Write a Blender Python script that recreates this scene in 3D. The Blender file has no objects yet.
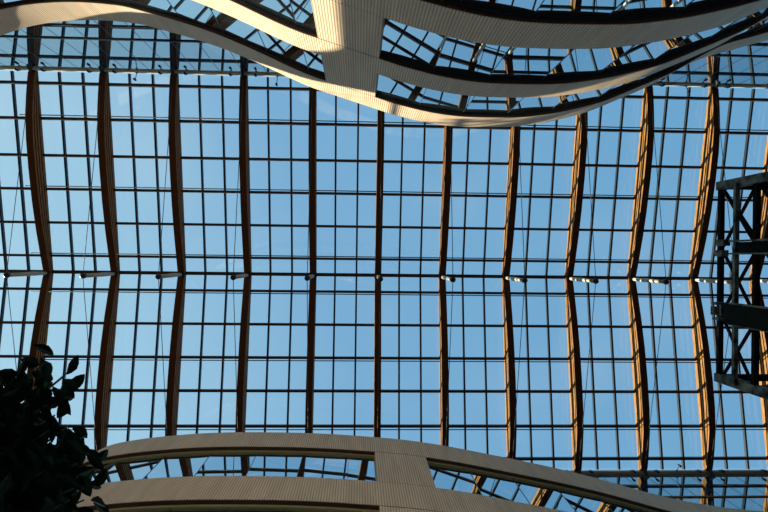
import bpy, bmesh, math, random
from mathutils import Vector, Matrix
C = bpy.context.scene.collection
SC = bpy.context.scene
random.seed(7)

# ------------------------------------------------------------------ camera (eye = origin, X right, Y down the frame, Z up)
F = 600.0
TA, TB, TC = -0.0019, -0.0420, 0.0119
def _rot():
    ca, sa, cb, sb, cc, sc = math.cos(TA), math.sin(TA), math.cos(TB), math.sin(TB), math.cos(TC), math.sin(TC)
    rx = Matrix(((1, 0, 0), (0, ca, -sa), (0, sa, ca)))
    ry = Matrix(((cb, 0, sb), (0, 1, 0), (-sb, 0, cb)))
    rz = Matrix(((cc, -sc, 0), (sc, cc, 0), (0, 0, 1)))
    return rz @ ry @ rx
R = _rot()
cam_data = bpy.data.cameras.new('camera')
cam_data.sensor_width = 36.0
cam_data.lens = 36.0 * F / 768.0
cam_data.clip_end = 300
cam = bpy.data.objects.new('camera', cam_data)
C.objects.link(cam)
m3 = Matrix((R[0], -R[1], -R[2])).transposed()
cam.matrix_world = m3.to_4x4()
SC.camera = cam

def ray(px, py):
    return R.transposed() @ Vector(((px - 384) / F, (py - 256) / F, 1.0))
def at_h(px, py, h):
    d = ray(px, py)
    return d * (h / d.z)
def at_x(px, py, x):
    d = ray(px, py)
    return d * (x / d.x)

# ------------------------------------------------------------------ world, sun, exposure
SUN_DIR = Vector((1.0, -0.36, -0.46)).normalized()      # direction the light travels
SUN_POWER = 12.5
w = bpy.data.worlds.new('sky')
SC.world = w
w.use_nodes = True
nt = w.node_tree
nt.nodes.clear()
out = nt.nodes.new('ShaderNodeOutputWorld')
bg = nt.nodes.new('ShaderNodeBackground')
tc = nt.nodes.new('ShaderNodeTexCoord')
dot = nt.nodes.new('ShaderNodeVectorMath'); dot.operation = 'DOT_PRODUCT'
dot.inputs[1].default_value = (-0.96, 0.28, 0.0)
mr = nt.nodes.new('ShaderNodeMapRange')
mr.inputs['From Min'].default_value = -0.65
mr.inputs['From Max'].default_value = 0.65
ramp = nt.nodes.new('ShaderNodeValToRGB')
e = ramp.color_ramp.elements
e[0].position = 0.0; e[0].color = (0.160, 0.410, 0.670, 1)
e[1].position = 1.0; e[1].color = (0.500, 0.790, 0.940, 1)
m_ = e.new(0.55); m_.color = (0.225, 0.470, 0.725, 1)
noise = nt.nodes.new('ShaderNodeTexNoise')
noise.inputs['Scale'].default_value = 3.0
noise.inputs['Detail'].default_value = 3.0
nr = nt.nodes.new('ShaderNodeMapRange')
nr.inputs['From Min'].default_value = 0.52
nr.inputs['From Max'].default_value = 0.85
nr.inputs['To Max'].default_value = 0.22
mixc = nt.nodes.new('ShaderNodeMixRGB')
mixc.inputs['Color2'].default_value = (0.75, 0.85, 0.93, 1)
sep = nt.nodes.new('ShaderNodeSeparateXYZ')
hz = nt.nodes.new('ShaderNodeMapRange')
hz.inputs['From Min'].default_value = -0.02
hz.inputs['From Max'].default_value = 0.02
gmix = nt.nodes.new('ShaderNodeMixRGB')
gmix.inputs['Color1'].default_value = (0.02, 0.02, 0.02, 1)
bg.inputs['Strength'].default_value = 1.0
L = nt.links.new
L(tc.outputs['Generated'], dot.inputs[0]); L(dot.outputs['Value'], mr.inputs['Value']); L(mr.outputs[0], ramp.inputs[0])
L(tc.outputs['Generated'], noise.inputs['Vector']); L(noise.outputs[0], nr.inputs['Value']); L(nr.outputs[0], mixc.inputs['Fac'])
L(ramp.outputs[0], mixc.inputs['Color1'])
L(tc.outputs['Generated'], sep.inputs[0]); L(sep.outputs['Z'], hz.inputs['Value']); L(hz.outputs[0], gmix.inputs['Fac'])
L(mixc.outputs[0], gmix.inputs['Color2']); L(gmix.outputs[0], bg.inputs['Color']); L(bg.outputs[0], out.inputs[0])

sl = bpy.data.lights.new('sun', 'SUN')
sl.energy = SUN_POWER
sl.color = (1.0, 0.98, 0.78)
sl.angle = math.radians(0.6)
sun = bpy.data.objects.new('sun', sl)
C.objects.link(sun)
sun.rotation_euler = SUN_DIR.to_track_quat('-Z', 'Y').to_euler()
sun.location = (-60, 22, 60)

SC.view_settings.view_transform = 'Standard'
SC.view_settings.look = 'None'
SC.view_settings.gamma = 1
SC.view_settings.exposure = 0.0

# ------------------------------------------------------------------ materials
def pbr(name, col, rough=0.5, metal=0.0, spec=0.5):
    m = bpy.data.materials.new(name); m.use_nodes = True
    b = m.node_tree.nodes['Principled BSDF']
    b.inputs['Base Color'].default_value = (*col, 1)
    b.inputs['Roughness'].default_value = rough
    b.inputs['Metallic'].default_value = metal
    b.inputs['Specular IOR Level'].default_value = spec
    return m
def noisy(name, c1, c2, scale, rough=0.5, metal=0.0, coord='Object', stretch=(1, 1, 1), spec=0.5):
    m = pbr(name, c1, rough, metal, spec)
    t = m.node_tree; b = t.nodes['Principled BSDF']
    co = t.nodes.new('ShaderNodeTexCoord'); mp = t.nodes.new('ShaderNodeMapping')
    mp.inputs['Scale'].default_value = stretch
    n = t.nodes.new('ShaderNodeTexNoise'); n.inputs['Scale'].default_value = scale; n.inputs['Detail'].default_value = 4
    r = t.nodes.new('ShaderNodeValToRGB')
    r.color_ramp.elements[0].position = 0.35; r.color_ramp.elements[0].color = (*c1, 1)
    r.color_ramp.elements[1].position = 0.65; r.color_ramp.elements[1].color = (*c2, 1)
    t.links.new(co.outputs[coord], mp.inputs[0]); t.links.new(mp.outputs[0], n.inputs['Vector'])
    t.links.new(n.outputs[0], r.inputs[0]); t.links.new(r.outputs[0], b.inputs['Base Color'])
    return m
def slat_material():
    m = pbr('ribbed_timber_cladding', (0.4, 0.33, 0.25), 0.6)
    t = m.node_tree; b = t.nodes['Principled BSDF']
    uv = t.nodes.new('ShaderNodeUVMap'); uv.uv_map = 'UVMap'
    wv = t.nodes.new('ShaderNodeTexWave'); wv.wave_type = 'BANDS'; wv.bands_direction = 'X'
    wv.inputs['Scale'].default_value = 0.314 / 0.075
    wv.inputs['Distortion'].default_value = 0.0
    r = t.nodes.new('ShaderNodeValToRGB')
    r.color_ramp.elements[0].position = 0.05; r.color_ramp.elements[0].color = (0.44, 0.295, 0.180, 1)
    r.color_ramp.elements[1].position = 0.5; r.color_ramp.elements[1].color = (0.80, 0.55, 0.345, 1)
    n = t.nodes.new('ShaderNodeTexNoise'); n.inputs['Scale'].default_value = 1.6; n.inputs['Detail'].default_value = 3
    mp = t.nodes.new('ShaderNodeMapping'); mp.inputs['Scale'].default_value = (2.0, 0.25, 1)
    r2 = t.nodes.new('ShaderNodeValToRGB')
    r2.color_ramp.elements[0].position = 0.3; r2.color_ramp.elements[0].color = (0.80, 0.78, 0.76, 1)
    r2.color_ramp.elements[1].position = 0.7; r2.color_ramp.elements[1].color = (1, 1, 1, 1)
    mx = t.nodes.new('ShaderNodeMixRGB'); mx.blend_type = 'MULTIPLY'; mx.inputs['Fac'].default_value = 1
    bp = t.nodes.new('ShaderNodeBump'); bp.inputs['Strength'].default_value = 0.35; bp.inputs['Distance'].default_value = 0.03
    k = t.links.new
    k(uv.outputs[0], wv.inputs['Vector']); k(wv.outputs['Fac'], r.inputs[0])
    k(uv.outputs[0], mp.inputs[0]); k(mp.outputs[0], n.inputs['Vector']); k(n.outputs[0], r2.inputs[0])
    k(r.outputs[0], mx.inputs['Color1']); k(r2.outputs[0], mx.inputs['Color2']); k(mx.outputs[0], b.inputs['Base Color'])
    k(wv.outputs['Fac'], bp.inputs['Height']); k(bp.outputs[0], b.inputs['Normal'])
    return m
def mirror_glass(name, refl, tint, body, clear=False):
    m = bpy.data.materials.new(name); m.use_nodes = True
    t = m.node_tree; t.nodes.clear()
    o = t.nodes.new('ShaderNodeOutputMaterial'); mix = t.nodes.new('ShaderNodeMixShader')
    g = t.nodes.new('ShaderNodeBsdfGlossy'); g.inputs['Roughness'].default_value = 0.0; g.inputs['Color'].default_value = (*tint, 1)
    if clear:
        d = t.nodes.new('ShaderNodeBsdfTransparent')
    else:
        d = t.nodes.new('ShaderNodeBsdfDiffuse')
    d.inputs['Color'].default_value = (*body, 1)
    mix.inputs[0].default_value = refl
    t.links.new(d.outputs[0], mix.inputs[1]); t.links.new(g.outputs[0], mix.inputs[2]); t.links.new(mix.outputs[0], o.inputs[0])
    return m
M = dict(
    timber=noisy('laminated_timber', (0.18, 0.072, 0.018), (0.38, 0.175, 0.048), 3.0, 0.6, stretch=(8, 0.6, 8), spec=0.1),
    darktimber=pbr('dark_brown_timber', (0.095, 0.033, 0.010), 0.6, 0, 0.1),
    purlin=pbr('dark_bronze_metal', (0.045, 0.024, 0.014), 0.5, 0.2),
    bar=pbr('dark_grey_glazing_bar', (0.016, 0.018, 0.022), 0.35, 0.3),
    pipe=pbr('grey_steel_pipe', (0.03, 0.026, 0.022), 0.6, 0.0, 0.2),
    strut=noisy('brushed_strut_steel', (0.42, 0.37, 0.30), (0.55, 0.49, 0.40), 2.0, 0.5),
    black=pbr('black_metal', (0.012, 0.012, 0.012), 0.5),
    cable=pbr('steel_cable', (0.05, 0.05, 0.055), 0.5, 0.5),
    gutter=noisy('pale_grey_gutter', (0.74, 0.68, 0.56), (0.80, 0.74, 0.62), 0.6, 0.5),
    browngutter=pbr('brown_grey_gutter', (0.50, 0.38, 0.26), 0.6),
    slat=slat_material(),
    soffit=noisy('brown_soffit_board', (0.065, 0.026, 0.012), (0.085, 0.034, 0.016), 1.5, 0.6),
    frame=pbr('olive_window_frame', (0.32, 0.26, 0.13), 0.5),
    roofglass=mirror_glass('clear_roof_glass', 0.04, (0.9, 0.95, 1.0), (0.97, 0.98, 0.985), True),
    sideglass=mirror_glass('coated_clerestory_glass', 0.62, (0.78, 0.90, 0.96), (0.14, 0.18, 0.20), True),
    winglass=mirror_glass('dark_reflective_window_glass', 0.80, (0.80, 0.92, 0.98), (0.02, 0.03, 0.035)),
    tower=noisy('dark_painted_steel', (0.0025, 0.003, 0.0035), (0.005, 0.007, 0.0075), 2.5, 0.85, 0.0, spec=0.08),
    towerlight=noisy('mottled_grey_green_steel', (0.004, 0.006, 0.007), (0.13, 0.155, 0.15), 4.0, 0.7, 0.0, spec=0.15),  # near-black steel mottled with pale grey-green patches
    leaf=noisy('dark_green_leaf', (0.010, 0.022, 0.007), (0.022, 0.045, 0.012), 6.0, 0.6, spec=0.15),
    bark=noisy('brown_bark', (0.03, 0.02, 0.012), (0.06, 0.042, 0.025), 12.0, 0.9),
    stone=noisy('dark_stone_floor', (0.02, 0.019, 0.018), (0.035, 0.032, 0.03), 0.8, 0.7),
    plaster=noisy('pale_plaster', (0.42, 0.40, 0.36), (0.48, 0.46, 0.42), 1.0, 0.8),
    slab=pbr('grey_terrace_roof', (0.12, 0.12, 0.12), 0.9),
)

# ------------------------------------------------------------------ helpers
def obj(name, bm, mat, parent=None, smooth=False):
    bmesh.ops.recalc_face_normals(bm, faces=bm.faces[:])
    me = bpy.data.meshes.new(name); bm.to_mesh(me); bm.free()
    me.materials.append(M[mat] if isinstance(mat, str) else mat)
    if smooth:
        for p in me.polygons: p.use_smooth = True
    o = bpy.data.objects.new(name, me); C.objects.link(o)
    if parent: o.parent = parent
    return o
def thing(name, label, cat, loc=(0, 0, 0), group=None):
    o = bpy.data.objects.new(name, None); C.objects.link(o)
    o.location = loc; o.empty_display_size = 0.2
    o['label'] = label; o['category'] = cat
    if group: o['group'] = group
    return o
def tag(o, label, cat, group=None):
    o['label'] = label; o['category'] = cat
    if group: o['group'] = group
    return o
def struct(o):
    o['kind'] = 'structure'
    return o
def box(bm, lo, hi):
    x0, y0, z0 = lo; x1, y1, z1 = hi
    v = [bm.verts.new(p) for p in ((x0, y0, z0), (x1, y0, z0), (x1, y1, z0), (x0, y1, z0), (x0, y0, z1), (x1, y0, z1), (x1, y1, z1), (x0, y1, z1))]
    for f in ((0, 3, 2, 1), (4, 5, 6, 7), (0, 1, 5, 4), (1, 2, 6, 5), (2, 3, 7, 6), (3, 0, 4, 7)):
        bm.faces.new([v[i] for i in f])
def bar(bm, a, b, wd, ht, up=(0, 0, 1)):
    """rectangular bar from a to b, wd across, ht along up"""
    a, b, up = Vector(a), Vector(b), Vector(up)
    d = (b - a).normalized(); s = d.cross(up).normalized(); u = s.cross(d).normalized()
    r = []
    for p in (a, b):
        r.append([bm.verts.new(p + s * (i * wd / 2) + u * (j * ht / 2)) for i, j in ((-1, -1), (1, -1), (1, 1), (-1, 1))])
    for i in range(4):
        bm.faces.new((r[0][i], r[0][(i + 1) % 4], r[1][(i + 1) % 4], r[1][i]))
    bm.faces.new(r[0][::-1]); bm.faces.new(r[1])
def tube(bm, pts, rads, n=10):
    rings = []
    pts = [Vector(p) for p in pts]
    for i, p in enumerate(pts):
        d = (pts[min(i + 1, len(pts) - 1)] - pts[max(i - 1, 0)]).normalized()
        ref = Vector((0, 0, 1)) if abs(d.z) < 0.9 else Vector((1, 0, 0))
        s = d.cross(ref).normalized(); u = s.cross(d)
        r = rads[i] if isinstance(rads, (list, tuple)) else rads
        rings.append([bm.verts.new(p + (s * math.cos(2 * math.pi * k / n) + u * math.sin(2 * math.pi * k / n)) * r) for k in range(n)])
    for i in range(len(rings) - 1):
        for k in range(n):
            bm.faces.new((rings[i][k], rings[i][(k + 1) % n], rings[i + 1][(k + 1) % n], rings[i + 1][k]))
    bm.faces.new(rings[0][::-1]); bm.faces.new(rings[-1])
def new(): return bmesh.new()
ORD = ['first', 'second', 'third', 'fourth', 'fifth', 'sixth', 'seventh', 'eighth', 'ninth', 'tenth', 'eleventh', 'twelfth', 'thirteenth']

# ------------------------------------------------------------------ roof geometry
H_R = 32.0
X0, S = -16.2422, 3.4565
YR, STRUT = 1.037, 3.58
YT, HT = -9.07, 30.26
YB, HB = 10.94, 30.40
D_R, D_E = 0.36, 0.32
def z_top(y):                       # top line of the rafters
    if y < YR: t = (YR - y) / (YR - YT); return (H_R + D_R) * (1 - t) + (HT + D_E) * t
    t = (y - YR) / (YB - YR); return (H_R + D_R) * (1 - t) + (HB + D_E) * t
def on_roof(px, py, dz):
    y = 0.0
    for _ in range(30):
        p = at_h(px, py, z_top(y) + dz); y = p.y
    return p
XL, XR = X0 - 1.2 * S, X0 + 11.9 * S

# floor
bm = new(); box(bm, (-32, -26, -1.9), (34, 28, -1.6)); struct(obj('floor', bm, 'stone'))

# ------------------------------------------------------------------ curved facades
def catmull(P, per=10):
    o = []
    for i in range(len(P) - 1):
        p0, p1, p2, p3 = P[max(i - 1, 0)], P[i], P[i + 1], P[min(i + 2, len(P) - 1)]
        for k in range(per):
            t = k / per
            o.append(0.5 * ((2 * p1) + (p2 - p0) * t + (2 * p0 - 5 * p1 + 4 * p2 - p3) * t * t + (3 * p1 - p0 - 3 * p2 + p3) * t ** 3))
    o.append(P[-1])
    return o
def resample(P, step):
    o = [P[0]]; acc = 0.0
    for i in range(1, len(P)):
        a, b = P[i - 1], P[i]; l = (b - a).length
        while acc + l >= step:
            t = (step - acc) / l; a = a.lerp(b, t); l = (b - a).length; o.append(a); acc = 0.0
        acc += l
    o.append(P[-1])
    return o
class Facade:
    def __init__(self, px, top, inward, step=0.22):
        pts = [at_h(x, y, top).to_2d() for x, y in px]
        self.P = resample(catmull(pts), step)
        self.n = []
        self.u = [0.0]
        for i, p in enumerate(self.P):
            d = (self.P[min(i + 1, len(self.P) - 1)] - self.P[max(i - 1, 0)]).normalized()
            nn = Vector((-d.y, d.x))
            if nn.y * inward < 0: nn = -nn
            self.n.append(nn)
            if i: self.u.append(self.u[-1] + (p - self.P[i - 1]).length)
    def idx(self, px, py, h):       # curve index whose plan point is seen at that pixel at height h
        q = at_h(px, py, h).to_2d()
        dq = q.normalized()
        return min(range(len(self.P)), key=lambda i: (self.P[i] - q).length + 3 * (self.P[i].normalized() - dq).length)
    def off(self, i, d): return self.P[i] + self.n[i] * d
    def ribbon(self, bm, i0, i1, d0, d1, z0, z1, uv=True):
        """solid band between the offsets d0 (front) and d1 (back)"""
        lay = bm.loops.layers.uv.get('UVMap') or bm.loops.layers.uv.new('UVMap')
        cols = []
        for i in range(i0, i1 + 1):
            a, b = self.off(i, d0), self.off(i, d1)
            cols.append([bm.verts.new((a.x, a.y, z0)), bm.verts.new((a.x, a.y, z1)), bm.verts.new((b.x, b.y, z1)), bm.verts.new((b.x, b.y, z0))])
        zz = (z0, z1, z1, z0)
        for k in range(len(cols) - 1):
            for j in range(4):
                f = bm.faces.new((cols[k][j], cols[k + 1][j], cols[k + 1][(j + 1) % 4], cols[k][(j + 1) % 4]))
                uu = (self.u[i0 + k], self.u[i0 + k + 1], self.u[i0 + k + 1], self.u[i0 + k])
                vv = (zz[j], zz[j], zz[(j + 1) % 4], zz[(j + 1) % 4])
                for l, a, b in zip(f.loops, uu, vv): l[lay].uv = (a, b)
        bm.faces.new(cols[0]); bm.faces.new(cols[-1][::-1])

WIN = [0]
def next_window():
    WIN[0] += 1
    return 'window_%d' % WIN[0]
HEAD = {'wall_north': 0.09, 'wall_south': 0.16}
REC = {'wall_north': 0.13, 'wall_south': 0.17}
def build_facade(name, fac, levels, piers, inward, slab_y):
    """levels: top, band bottom, sill, band bottom, sill ...; piers: index ranges that stay closed"""
    n = len(fac.P) - 1; rc = REC[name]
    root = bpy.data.objects.new(name, None); C.objects.link(root); struct(root)
    k = 0
    while k + 1 < len(levels):
        z1, z0 = levels[k], levels[k + 1]
        bm = new(); fac.ribbon(bm, 0, n, 0.0, 0.62, z0, z1); obj('spandrel_band', bm, 'slat', root)
        bm = new(); fac.ribbon(bm, 0, n, 0.012, 0.60, z0 - 0.03, z0 + 0.05); obj('soffit_board', bm, 'soffit', root)
        if k + 2 < len(levels):
            zs = levels[k + 2]
            for a, b in piers:
                bm = new(); fac.ribbon(bm, a, b, 0.0, 0.58, zs + 0.02, z0 - 0.045); obj('pier_panel', bm, 'slat', root)
            edges = [0] + [v for p in piers for v in p] + [n]
            for q in range(0, len(edges), 2):
                a, b = edges[q], edges[q + 1]
                if b - a < 3: continue
                bm = new()
                i = a
                stepn = 7
                while i < b:
                    j = min(i + stepn, b)
                    if b - j < 3: j = b
                    A, B = fac.off(i, rc), fac.off(j, rc)
                    A2, B2 = fac.off(i, rc + .04), fac.off(j, rc + .04)
                    v = [bm.verts.new((p.x, p.y, z)) for p in (A, B, B2, A2) for z in (zs - 0.05, z0)]
                    for f in ((0, 2, 3, 1), (2, 4, 5, 3), (4, 6, 7, 5), (6, 0, 1, 7), (0, 6, 4, 2), (1, 3, 5, 7)):
                        bm.faces.new([v[c] for c in f])
                    i = j
                g = struct(obj(next_window(), bm, 'winglass'))
                bm = new(); fac.ribbon(bm, a, b, rc - .05, rc + .02, z0 - HEAD[name], z0 - 0.03); obj('head_frame', bm, 'frame' if name == 'wall_south' else 'bar', g)
                bm = new()
                i = a
                while i < b:
                    q2 = fac.off(i, rc - .004)
                    bar(bm, (q2.x, q2.y, zs - 0.02), (q2.x, q2.y, z0 - 0.03), 0.014, 0.016, (fac.n[i].x, fac.n[i].y, 0)); i += stepn
                obj('glazing_joint', bm, 'bar', g)
        k += 2
    # flat roof behind the top band
    bm = new()
    zt = levels[0] - 0.35
    row = [(bm.verts.new((*fac.off(i, 0.5), zt)), bm.verts.new((fac.off(i, 0.5).x, slab_y, zt))) for i in range(0, n + 1)]
    for a, b in zip(row, row[1:]):
        bm.faces.new((a[0], b[0], b[1], a[1]))
    obj('terrace_roof', bm, 'slab', root)
    return root

UPX = [(-140, 100), (-60, 58), (0, 36), (22, 28.5), (46, 23.3), (72, 20.6), (98, 20.2), (122, 21.8), (142, 24.5), (170, 32), (197, 39.8), (224, 49), (251, 60), (272, 69.5),
       (292, 79), (313, 88), (334, 95), (355, 102), (376, 109), (395, 115), (421, 121.5), (446, 125.5), (471, 127), (507, 127), (530, 124.7), (552, 121),
       (585, 112.6), (617, 99.8), (649, 86), (665, 77), (682, 67.5), (701, 58.7), (728, 51), (768, 40), (810, 30), (870, 20)]
LPX = [(-120, 600), (-40, 540), (0, 510), (40, 482), (62, 470), (88, 456), (111, 445), (142, 439), (174, 435.5), (205, 433.2), (240, 432.2), (268, 432.3), (300, 432.8), (330, 434),
       (360, 436), (402, 439.6), (443, 445.5), (485, 453.5), (520, 460.5), (555, 468), (590, 476.5), (615, 483.5), (640, 490.5), (662, 496), (690, 502), (725, 507.5), (768, 511.5), (830, 514), (900, 512)]
UL = [22.0, 20.48, 17.87, 16.5, 13.64, 12.2, 9.4, 8.0]
LL = [22.2, 20.55, 17.8, 16.1, 13.4, 12.0, 9.4, 8.0]
fu = Facade(UPX, UL[0], -1)
fl = Facade(LPX, LL[0], 1)
up_pier = (fu.idx(324, 80, 20.6), fu.idx(376.5, 97, 20.6))
lo_pier = (fl.idx(375.5, 452, 20.55), fl.idx(426, 457, 20.55))
build_facade('wall_north', fu, UL, [up_pier], -1, YT - 0.2)
build_facade('wall_south', fl, LL, [lo_pier], 1, YB + 0.4)

# ------------------------------------------------------------------ added gable wall, unseen at left; opening shaped to throw the facade sun patches
GX0, GX1 = XL - 0.45, XL - 0.05
OY, OZ0, OZ1, TOPZ, RAD = 1.5, 12.0, 26.8, 29.6, 1.1
bm = new()
box(bm, (GX0, YT - .2, -1.6), (GX1, YB + .3, OZ0))
box(bm, (GX0, OY, OZ0), (GX1, YB + .3, TOPZ))
box(bm, (GX0, YT - .2, OZ1), (GX1, OY, TOPZ))
arc = [(OY, OZ1), (OY, OZ1 - RAD)] + [(OY - RAD + RAD * math.cos(a), OZ1 - RAD + RAD * math.sin(a)) for a in [i * math.pi / 16 for i in range(1, 8)]] + [(OY - RAD, OZ1)]
lo = [bm.verts.new((GX0, y, z)) for y, z in arc]; hi = [bm.verts.new((GX1, y, z)) for y, z in arc]
bm.faces.new(lo); bm.faces.new(hi[::-1])
for i in range(len(arc)):
    j = (i + 1) % len(arc); bm.faces.new((lo[i], lo[j], hi[j], hi[i]))
struct(obj('sun_mask_wall_west', bm, 'plaster'))

# ------------------------------------------------------------------ roof glazing: one window per bay and slope
bars_k = (0.0, 1 / 3, 2 / 3)
def glazing(kb, side):
    x0 = X0 + kb * S; x1 = x0 + S
    ya, yb = (YR, YT) if side < 0 else (YR, YB)
    bm = new()
    za, zb = z_top(ya) + 0.19, z_top(yb) + 0.19
    v = [bm.verts.new(p) for p in ((x0, ya, za), (x1, ya, za), (x1, yb, zb), (x0, yb, zb), (x0, ya, za + .02), (x1, ya, za + .02), (x1, yb, zb + .02), (x0, yb, zb + .02))]
    for f in ((0, 3, 2, 1), (4, 5, 6, 7), (0, 1, 5, 4), (1, 2, 6, 5), (2, 3, 7, 6), (3, 0, 4, 7)):
        bm.faces.new([v[i] for i in f])
    g = struct(obj(next_window(), bm, 'roofglass'))
    for t in bars_k:
        bm = new()
        x = x0 + t * S
        bar(bm, (x, ya, z_top(ya) + 0.10), (x, yb, z_top(yb) + 0.10), 0.095, 0.17)
        obj('glazing_bar', bm, 'bar', g)
    return g
for kb in range(-1, 12):
    glazing(kb, -1); glazing(kb, 1)

# ------------------------------------------------------------------ purlins and pipes
ROWS = [(91, 'upper slope, next to the gutter'), (125.5, 'second up from the upper gutter'), (161.5, 'third up from the upper gutter'), (194.3, 'fourth up from the upper gutter'),
        (227, 'fifth up from the upper gutter'), (259.3, 'just above the ridge'), (276.3, 'RIDGE'), (292, 'just below the ridge'), (325, 'second below the ridge'),
        (358, 'third below the ridge'), (391, 'fourth below the ridge'), (426, 'fifth below the ridge'), (459, 'lower slope, next to the gutter')]
for py, where in ROWS:
    p = on_roof(378, py, -0.06)
    y = p.y
    if where == 'RIDGE':
        y = YR - 0.06
        bm = new(); box(bm, (XL, y - 0.09, z_top(y) - 0.16), (XR, y + 0.09, z_top(y) + 0.06))
        tag(obj('ridge_beam', bm, 'purlin'), 'dark ridge beam running across the roof at the rafter kinks', 'beam')
        continue
    bm = new(); box(bm, (XL, y - 0.065, z_top(y) - 0.16), (XR, y + 0.065, z_top(y) + 0.01))
    tag(obj('purlin', bm, 'purlin'), 'dark horizontal purlin across the glass roof, ' + where, 'purlin', 'purlins of the glass roof')
for py, where in ((125.5, 'the second purlin from the upper gutter'), (194.3, 'the fourth purlin from the upper gutter'), (259.3, 'the purlin just above the ridge'),
                  (292, 'the purlin just below the ridge'), (358, 'the third purlin below the ridge'), (426, 'the fifth purlin below the ridge')):
    p = on_roof(378, py, -0.06)
    y = p.y + (-0.12 if py < 275 else 0.12)
    bm = new(); tube(bm, [(X0 - 0.75, y, z_top(y) - 0.28), (XR, y, z_top(y) - 0.28)], 0.026, 8)
    tag(obj('sprinkler_pipe', bm, 'pipe', None, True), 'thin grey pipe running alongside ' + where, 'pipe', 'thin pipes under the purlins')

# ------------------------------------------------------------------ roof trusses
PROF = [(0, .36), (.03, .42), (.10, .55), (.22, .76), (.36, .92), (.52, 1.0), (.66, 1.0), (.78, .88), (.88, .64), (.95, .44), (.985, .32), (1.0, .20)]
NL = 4
def rafter_mesh(yb, zb):
    """half truss from the ridge (local origin at the ridge top) to the eave, built of stacked laminations"""
    bm = new()
    w, g = 0.17, 0.09
    sgn = 1 if yb > 0 else -1
    rings = []
    for t, d in PROF:
        y = yb * t; zt = zb * t
        side = []
        for i in range(NL):
            a, b = i / NL, (i + 1) / NL
            a2, b2 = a + 0.38 / NL, b - 0.0
            side += [(g if i else w, a), (g if i else w, a2), (w, a2), (w, b2)]
        ring = [(x, zt - d * v) for x, v in side] + [(-x, zt - d * v) for x, v in reversed(side)]
        rings.append([bm.verts.new((x, y + sgn * 0.0, z)) for x, z in ring])
    n = len(rings[0])
    for a, b in zip(rings, rings[1:]):
        for k in range(n):
            try: bm.faces.new((a[k], a[(k + 1) % n], b[(k + 1) % n], b[k]))
            except ValueError: pass
    bm.faces.new(rings[0]); bm.faces.new(rings[-1][::-1])
    bm.normal_update()
    for f in bm.faces:                                  # recessed joints and the underside get the darker brown
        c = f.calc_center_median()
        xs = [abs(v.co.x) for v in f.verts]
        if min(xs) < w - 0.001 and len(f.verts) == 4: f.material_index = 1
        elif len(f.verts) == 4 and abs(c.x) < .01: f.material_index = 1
    bmesh.ops.remove_doubles(bm, verts=bm.verts[:], dist=0.0005)
    return bm
ZR = H_R + D_R
def make_truss():
    t = thing('roof_truss', '', 'roof truss', (X0, YR, ZR), 'laminated timber trusses of the glass roof')
    for yb, zb in ((YT - YR, HT + D_E - ZR), (YB - YR, HB + D_E - ZR)):
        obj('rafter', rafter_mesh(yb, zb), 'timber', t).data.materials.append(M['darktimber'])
    bm = new(); tube(bm, [(0, 0, -0.36), (0, 0, -0.5), (0, 0, -1.6), (0, 0, -D_R - STRUT + .12)], [.07, .085, .105, .09], 14)
    s = obj('strut', bm, 'strut', t, True)
    bm = new(); tube(bm, [(0, 0, -D_R - STRUT + .14), (0, 0, -D_R - STRUT + .1), (0, 0, -D_R - STRUT - .05), (0, 0, -D_R - STRUT - .1)], [.07, .13, .13, .06], 14)
    obj('strut_foot', bm, 'black', s, True)
    bm = new(); box(bm, (-.2, -.1, -.46), (.2, .1, -.34)); obj('ridge_plate', bm, 'black', t)
    for yb, zb in ((YT - YR, HT + D_E - ZR), (YB - YR, HB + D_E - ZR)):
        bm = new(); tube(bm, [(0, 0, -D_R - STRUT), (0, yb * .97, zb * .97 - .42)], 0.017, 6)
        obj('tie_cable', bm, 'cable', t, True)
        bm = new(); sg = 1 if yb > 0 else -1
        bar(bm, (0, yb * .985, zb * .985 - .30), (0.0, yb + sg * .22, zb - .75), .12, .14)
        obj('eave_bracket', bm, 'black', t)
    return t
def dup(root):
    r = root.copy(); C.objects.link(r)
    for ch in list(root.children):
        c = ch.copy(); C.objects.link(c); c.parent = r
        for g in ch.children:
            d = g.copy(); C.objects.link(d); d.parent = c
    return r
t0 = make_truss()
for k in range(12):
    t = t0 if k == 0 else dup(t0)
    t.location = (X0 + k * S, YR, ZR)
    look = ('with dark red-brown ribbed sides' if k < 5 else 'slender and dark, seen from below' if k < 7 else 'with sunlit golden ribbed sides')
    if k < 11: t['label'] = 'timber roof truss %s, %s from the left edge' % (look, ORD[k])
    else: t['label'] = 'sunlit timber roof truss at the right edge behind the dark steel tower'

# ------------------------------------------------------------------ eaves: gutters, clerestory glazing, spotlights
bm = new(); box(bm, (XL, YT - 0.07, HT + 0.10), (XR, YT + 0.02, HT + 0.20))
tag(obj('gutter', bm, 'gutter'), 'pale gutter along the upper eave of the glass roof', 'gutter')
bm = new(); box(bm, (XL, YB - 0.02, HB + 0.05), (XR, YB + 0.13, HB + 0.22))
tag(obj('gutter', bm, 'browngutter'), 'grey gutter along the lower eave beside the curved balcony', 'gutter')
def clerestory(kb, y, z1, z0, rail, side):
    x0 = X0 + kb * S
    bm = new(); box(bm, (x0, y - .015, z0), (x0 + S, y + .015, z1))
    g = struct(obj(next_window(), bm, 'sideglass'))
    for t in bars_k:
        bm = new(); x = x0 + t * S
        box(bm, (x - .012, y - .02, z0), (x + .012, y + .02, z1)); obj('glazing_joint', bm, 'bar', g)
    bm = new(); box(bm, (x0, y - .06, rail - .05), (x0 + S, y + .06, rail + .05)); obj('rail', bm, 'bar' if side < 0 else 'timber', g)
for kb in range(-1, 12):
    clerestory(kb, YT - .09, HT + .3, 20.0, 26.0, -1)
    clerestory(kb, YB + .15, HB + .3, 20.0, 27.5, 1)
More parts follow.
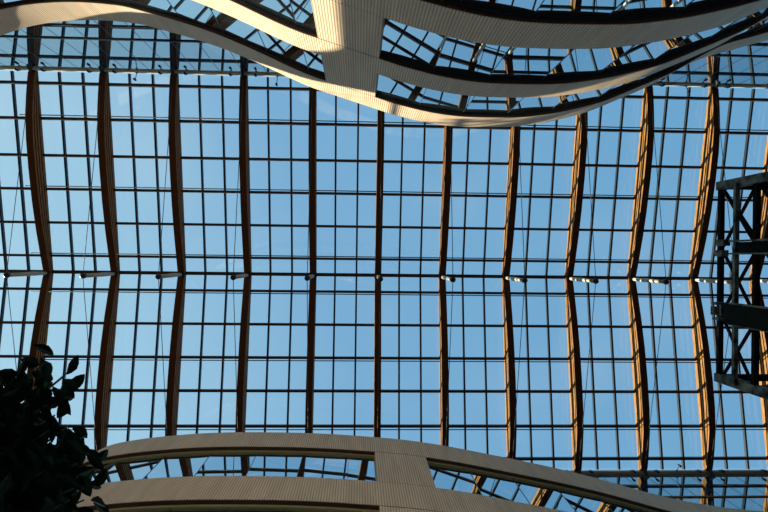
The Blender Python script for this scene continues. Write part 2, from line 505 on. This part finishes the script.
def spotlight(x, y, z, drop, label, group):
    y += 0.0200 if y < 0 else -0.0195
    t = thing('spotlight', label, 'spotlight', (x, y, z), group)
    sg = -1 if y < 0 else 1
    bm = new(); tube(bm, [(0, -sg * .022, 0), (0, -sg * drop * .6, -0.12), (0, -sg * drop, -0.2)], .02, 6); obj('arm', bm, 'black', t, True)
    bm = new(); ys_ = sorted((0, -sg * .03)); box(bm, (-.05, ys_[0], -.05), (.05, ys_[1], .05)); obj('mounting_plate', bm, 'black', t)
    bm = new(); tube(bm, [(0, -sg * drop, -.1), (0, -sg * drop, -.16), (0, -sg * drop, -.34), (0, -sg * drop, -.38)], [.035, .055, .06, .05], 12); obj('lamp_head', bm, 'black', t, True)
    return t
SIDE = {-1: 'upper', 1: 'lower'}
for k in range(12):
    for s in (-1, 1):
        y, z = (YT, HT) if s < 0 else (YB, HB)
        if s < 0 and 4 < k < 9: continue
        if s > 0 and k < 7: continue
        for q, dx in ((0, .62), (1, -.62)):
            if k == 11 and q == 0: continue
            spotlight(X0 + k * S + dx, y, z + .12, .07, 'small black spotlight on the %s gutter just %s of the %s truss' % (SIDE[s], 'right' if q == 0 else 'left', ORD[k]), 'spotlights along the gutters')
for px, py, s in ((136, 80, -1), (277, 85, -1), (687, 92, -1), (678, 465, 1)):
    y, z = (YT, HT) if s < 0 else (YB, HB)
    p = at_h(px, py, z)
    near = {136: 'between the second and third trusses', 277: 'between the fourth and fifth trusses', 687: 'between the tenth and eleventh trusses', 678: 'at the bottom right'}[px]
    spotlight(p.x, y, z + .1, abs(p.y - y), 'black spotlight on a long arm from the %s gutter %s' % (SIDE[s], near), 'long-armed spotlights at the gutters')

# ------------------------------------------------------------------ steel lattice tower
XF = 7.0
A = at_x(721.5, 186, XF); B = at_x(718, 377, XF); Cc = at_x(757, 190, XF); G = at_x(743, 190, XF)
yA, yB, zA, zC, zG = A.y, B.y, A.z, Cc.z, G.z
tw = thing('steel_lattice_tower', 'dark steel lattice tower with crossed braces at the right edge of the atrium', 'tower', (XF, (yA + yB) / 2, -1.6))
oz = Vector((XF, (yA + yB) / 2, -1.6))
def tp(name, a, b, wd, ht, mat, up=(0, 0, 1), parent=tw):
    bm = new(); bar(bm, Vector(a) - oz, Vector(b) - oz, wd, ht, up); return obj(name, bm, mat, parent)
DX = 2.6
for yy in (yA, yB):
    for xx in (XF, XF + DX):
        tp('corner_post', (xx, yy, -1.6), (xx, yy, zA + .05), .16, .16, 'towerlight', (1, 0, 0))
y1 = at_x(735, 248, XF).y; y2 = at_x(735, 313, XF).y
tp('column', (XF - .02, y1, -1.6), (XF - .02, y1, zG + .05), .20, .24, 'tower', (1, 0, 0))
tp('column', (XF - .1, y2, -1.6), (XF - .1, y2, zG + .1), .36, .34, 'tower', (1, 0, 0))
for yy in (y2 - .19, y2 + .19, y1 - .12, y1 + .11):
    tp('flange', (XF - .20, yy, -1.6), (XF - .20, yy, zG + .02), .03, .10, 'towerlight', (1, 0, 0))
for z in (zA, zC, zC - 2.6, zC - 5.2):
    for xx in (XF, XF + DX):
        tp('girt', (xx, yA, z), (xx, yB, z), .09, .09, 'tower')
    for yy in (yA, yB):
        tp('girt', (XF, yy, z), (XF + DX, yy, z), .12, .12, 'tower')
tp('girt', (XF - .12, yA + .02, zG), (XF - .12, yB, zG), .08, .07, 'towerlight')
ys = [yA, at_x(737, 246, XF).y, at_x(737, 314, XF).y, yB]
for a, b in zip(ys, ys[1:]):
    tp('brace', (XF, a, zA), (XF, b, zC), .045, .045, 'tower', (1, 0, 0))
    tp('brace', (XF + .05, b, zA), (XF + .05, a, zC), .045, .045, 'tower', (1, 0, 0))
    for q in range(2):
        za, zb = zC - 2.6 * q, zC - 2.6 * (q + 1)
        tp('brace', (XF, a, za), (XF, b, zb), .045, .045, 'tower', (1, 0, 0))
for z in (zA, zC):
    for yy in (yA, yB):
        pass
    tp('brace', (XF, yA, z), (XF + DX, yB, z), .045, .045, 'tower')
p = at_x(726, 311, XF)
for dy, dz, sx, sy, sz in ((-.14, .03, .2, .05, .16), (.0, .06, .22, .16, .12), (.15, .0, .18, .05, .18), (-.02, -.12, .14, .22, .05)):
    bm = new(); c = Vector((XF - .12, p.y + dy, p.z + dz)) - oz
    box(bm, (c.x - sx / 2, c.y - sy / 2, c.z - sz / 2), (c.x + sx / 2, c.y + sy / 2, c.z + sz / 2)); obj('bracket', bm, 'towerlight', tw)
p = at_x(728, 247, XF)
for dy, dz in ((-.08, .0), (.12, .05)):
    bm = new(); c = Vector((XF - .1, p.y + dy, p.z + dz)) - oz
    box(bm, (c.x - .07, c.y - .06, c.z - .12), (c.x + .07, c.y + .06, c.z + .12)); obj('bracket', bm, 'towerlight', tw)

# ------------------------------------------------------------------ indoor tree, lower left
base = Vector((-2.55, 1.75, -1.6))
tree = thing('indoor_tree', 'dark leafy indoor tree reaching into the lower left corner', 'tree', base)
fork = Vector((-2.45, 1.55, 1.5))
bm = new(); tube(bm, [Vector((0, 0, 0)), Vector((.03, -.05, 1.2)), fork - base, Vector((-2.3, 1.35, 2.3)) - base], [.07, .055, .045, .03], 10)
obj('trunk', bm, 'bark', tree, True)
def add_leaf(bm, p, d, up, ln, wd):
    d = d.normalized(); s = d.cross(up).normalized(); u = s.cross(d)
    prof = [(0, .02), (.15, .55), (.4, 1.0), (.65, .85), (.85, .45), (1.0, .02)]
    rows = []
    for t, q in prof:
        c = p + d * (ln * t) - u * (ln * .22 * t * t)
        rows.append((bm.verts.new(c - s * wd * q + u * wd * q * .35), bm.verts.new(c), bm.verts.new(c + s * wd * q + u * wd * q * .35)))
    for a, b in zip(rows, rows[1:]):
        bm.faces.new((a[0], a[1], b[1], b[0])); bm.faces.new((a[1], a[2], b[2], b[1]))
BR = [(40, 372, 3.1, 22), (62, 378, 3.3, 12), (10, 392, 2.9, 26), (30, 398, 3.2, 26), (46, 405, 3.0, 24), (22, 425, 3.3, 26), (6, 440, 2.8, 26), (50, 430, 2.9, 22),
      (78, 440, 3.1, 18), (66, 455, 2.8, 22), (38, 455, 3.1, 26), (18, 470, 2.7, 30), (60, 480, 2.9, 24), (82, 490, 2.9, 14), (40, 490, 2.8, 30), (8, 500, 3.0, 28), (70, 500, 2.7, 14), (-2, 342, 3.2, 8),
      (26, 505, 2.7, 24), (55, 415, 3.2, 14), (-4, 465, 3.0, 26), (-6, 415, 3.0, 20), (46, 470, 2.7, 26), (20, 448, 2.8, 26), (54, 505, 2.9, 18), (86, 436, 3.0, 10), (78, 450, 2.9, 14), (86, 472, 3.0, 10), (84, 500, 2.9, 12), (68, 372, 3.2, 8), (46, 362, 3.1, 8), (70, 425, 3.0, 12), (80, 462, 2.8, 12), (84, 446, 2.9, 14), (84, 440, 3.1, 8), (76, 462, 3.0, 14), (86, 488, 3.1, 12), (74, 488, 2.8, 14), (72, 508, 2.9, 10), (60, 445, 2.8, 16), (64, 395, 3.1, 10)]
for px, py, h, nl in BR:
    tip = at_h(px, py, h)
    mid = fork.lerp(tip, .6) + Vector((random.uniform(-.06, .06), random.uniform(-.06, .06), .12))
    bm = new(); pts = [fork - base, mid - base, tip - base]
    tube(bm, pts, [.016, .010, .004], 6)
    b = obj('branch', bm, 'bark', tree, True)
    bm = new()
    nl = int(nl * 2.1)
    for i in range(nl):
        t = 1 - (i / nl) * .42
        p = mid.lerp(tip, max(0, (t - .6) / .4)) - base
        p += Vector((random.gauss(0, .035), random.gauss(0, .035), random.gauss(0, .07)))
        ang = random.uniform(0, 2 * math.pi)
        d = Vector((math.cos(ang), math.sin(ang), random.uniform(-.5, .35)))
        add_leaf(bm, p, d, Vector((random.uniform(-.5, .5), random.uniform(-.5, .5), 1)), random.uniform(.085, .13), random.uniform(.022, .032))
    obj('foliage', bm, 'leaf', b)
